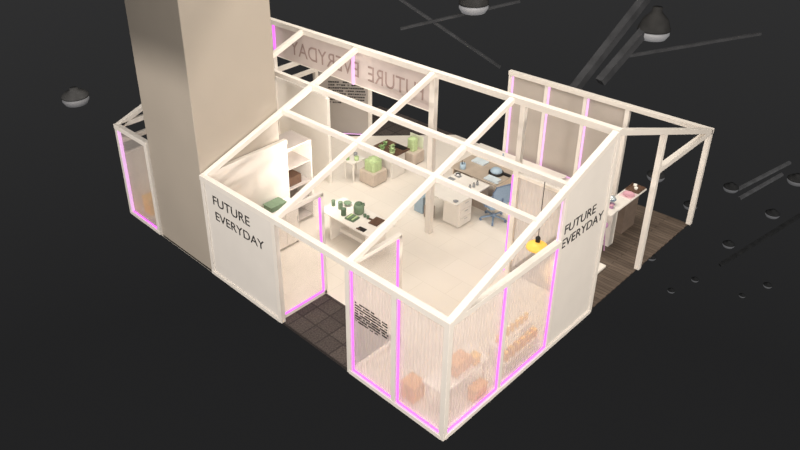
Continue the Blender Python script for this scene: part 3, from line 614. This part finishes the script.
obj('dish', MB().lathe((7.80, 0.98, 0.956), [(0.09, 0), (0.13, 0.035), (0.12, 0.04), (0.08, 0.012), (0, 0.012)], 22), PINK, q, True)
q = thing('table_mirror', 'round blue and white mirror globe on a mauve stand on the white counter', 'mirror', (7.16, 1.06, 0.95))
obj('stand', MB().lathe((0, 0, 0), [(0.08, 0), (0.08, 0.012), (0.02, 0.03), (0.02, 0.06)], 18), MAUVE, q, True, True); obj('globe', MB().ball((0, 0, 0.14), 0.085, 3), GLASSB, q, True, True)
obj('ring', MB().lathe((0, 0, 0), [(0.087, 0.125), (0.094, 0.13), (0.094, 0.15), (0.087, 0.155)], 22), CHAIRD, q, True, True)
canister(7.02, 0.98, 0.045, 0.08, MAUVE, 'small mauve canister at the near end of the white counter', 0.95, PINK, group='canister on the counter')
t = thing('bar_stool', 'mauve bar stool half hidden behind the right-hand sign panel', 'stool', (6.66, 0.98, 0))
obj('seat', MB().lathe((0, 0, 0), [(0.13, 0.66), (0.15, 0.67), (0.15, 0.70), (0.12, 0.715), (0, 0.715)], 20), MAUVE, t, True, True)
for k in range(4):
    a = k * math.pi / 2 + 0.5; obj('leg', MB().tube([(0.08 * math.cos(a), 0.08 * math.sin(a), 0.66), (0.15 * math.cos(a), 0.15 * math.sin(a), 0.0)], 0.014), MAUVE, t, local=True)
obj('foot_ring', MB().tube([(0.13 * math.cos(k * math.pi / 8), 0.13 * math.sin(k * math.pi / 8), 0.22) for k in range(17)], 0.009, 6), MAUVE, t, local=True)
solo('floor_plinth', MB().box(5.5, 6.18, 0.50, 1.1, 0, 0.06, 0.006), WHITE, (5.84, 0.8, 0), 'flat white plinth on the deck peeking out behind the right-hand sign panel', 'plinth')

# ------------------------------------------------------------------ the dim hall around: lamps and trusses
def hall_lamp(p, r, label, lens=None):
    t = thing('hall_lamp', label, 'lamp', p, group='dim hall lamps')
    q = 0.45 if lens else 1.0
    obj('hood', MB().lathe((0, 0, 0), [(r * .30, r * 1.5 * q), (r * .32, r * 1.2 * q), (r * .75, r * 0.75 * q), (r, r * .12), (r, 0), (r * .96, 0), (r * .7, r * .6 * q), (r * .25, r * 1.1 * q)], 24), HFAR if lens else HDARK, t, True, True)
    obj('lens', MB().lathe((0, 0, 0), [(r * .96, 0.0), (r * .98, -r * .25), (r * .8, -r * .55), (r * .4, -r * .62), (0, -r * .62)], 24), lens or HLENS, t, True, True)
hall_lamp((16.2, 4.7, 2.0), 0.5, 'largest dim hall lamp, above the right roof gable')
hall_lamp((12.9, 9.4, 2.7), 0.5, 'dim hall lamp cut by the top edge above the middle of the booth')
hall_lamp((3.1, 19.9, -0.6), 0.5, 'lone dim hall lamp left of the column', HLENSF)
far = (((32.6, 10.1, -12.1), 'between the two right end posts'), ((38.6, 4.4, -12.6), 'at the right edge beside the pale streaks'), ((44.8, 9.5, -17.8), 'below the pale streaks, right of the corner post'),
       ((46.0, 12.3, -21.0), 'nearest the foot of the right corner post'), ((50.4, 7.8, -21.8), 'fourth along the right edge'), ((57.0, 12.0, -29.9), 'in the middle of the dark right side'),
       ((64.4, 21.2, -39.7), 'just below the brown deck edge'), ((88.3, 23.5, -56.9), 'faint one in the lower middle of the right side'), ((82.8, 13.5, -49.5), 'small one low at the right edge'),
       ((85.3, 25.3, -58.2), 'faintest one below the deck'), ((109.1, 22.1, -70.7), 'lowest and smallest of all'))
for p, w in far: hall_lamp(p, 0.5, 'dim distant hall lamp, ' + w, HLENSF)
def truss(p, q, w, label, m_=HSTEEL, name='hall_beam'):
    c = ((p[0] + q[0]) / 2, (p[1] + q[1]) / 2, (p[2] + q[2]) / 2)
    solo(name, MB().bar(p, q, w, bev=0), m_, c, label, 'beam', 'dim hall roof beams')
truss((16.5, 5.1, 3.2), (13.6, 5.8, 0.4), 0.26, 'dim steel beam slanting down left of the largest hall lamp')
truss((16.1, 4.8, 2.2), (14.3, 5.3, 0.6), 0.26, 'short dim steel beam slanting below the largest hall lamp')
truss((15.2, 5.0, 1.3), (18.6, 2.3, 1.8), 0.09, 'thin pale rod running right from below the largest hall lamp')
truss((11.6, 11.5, 1.7), (15.0, 9.0, 2.4), 0.09, 'thin dim rod rising across the top middle')
truss((12.0, 11.9, 2.6), (13.7, 8.7, 0.4), 0.09, 'thin dim rod crossing down behind the ridge beam')
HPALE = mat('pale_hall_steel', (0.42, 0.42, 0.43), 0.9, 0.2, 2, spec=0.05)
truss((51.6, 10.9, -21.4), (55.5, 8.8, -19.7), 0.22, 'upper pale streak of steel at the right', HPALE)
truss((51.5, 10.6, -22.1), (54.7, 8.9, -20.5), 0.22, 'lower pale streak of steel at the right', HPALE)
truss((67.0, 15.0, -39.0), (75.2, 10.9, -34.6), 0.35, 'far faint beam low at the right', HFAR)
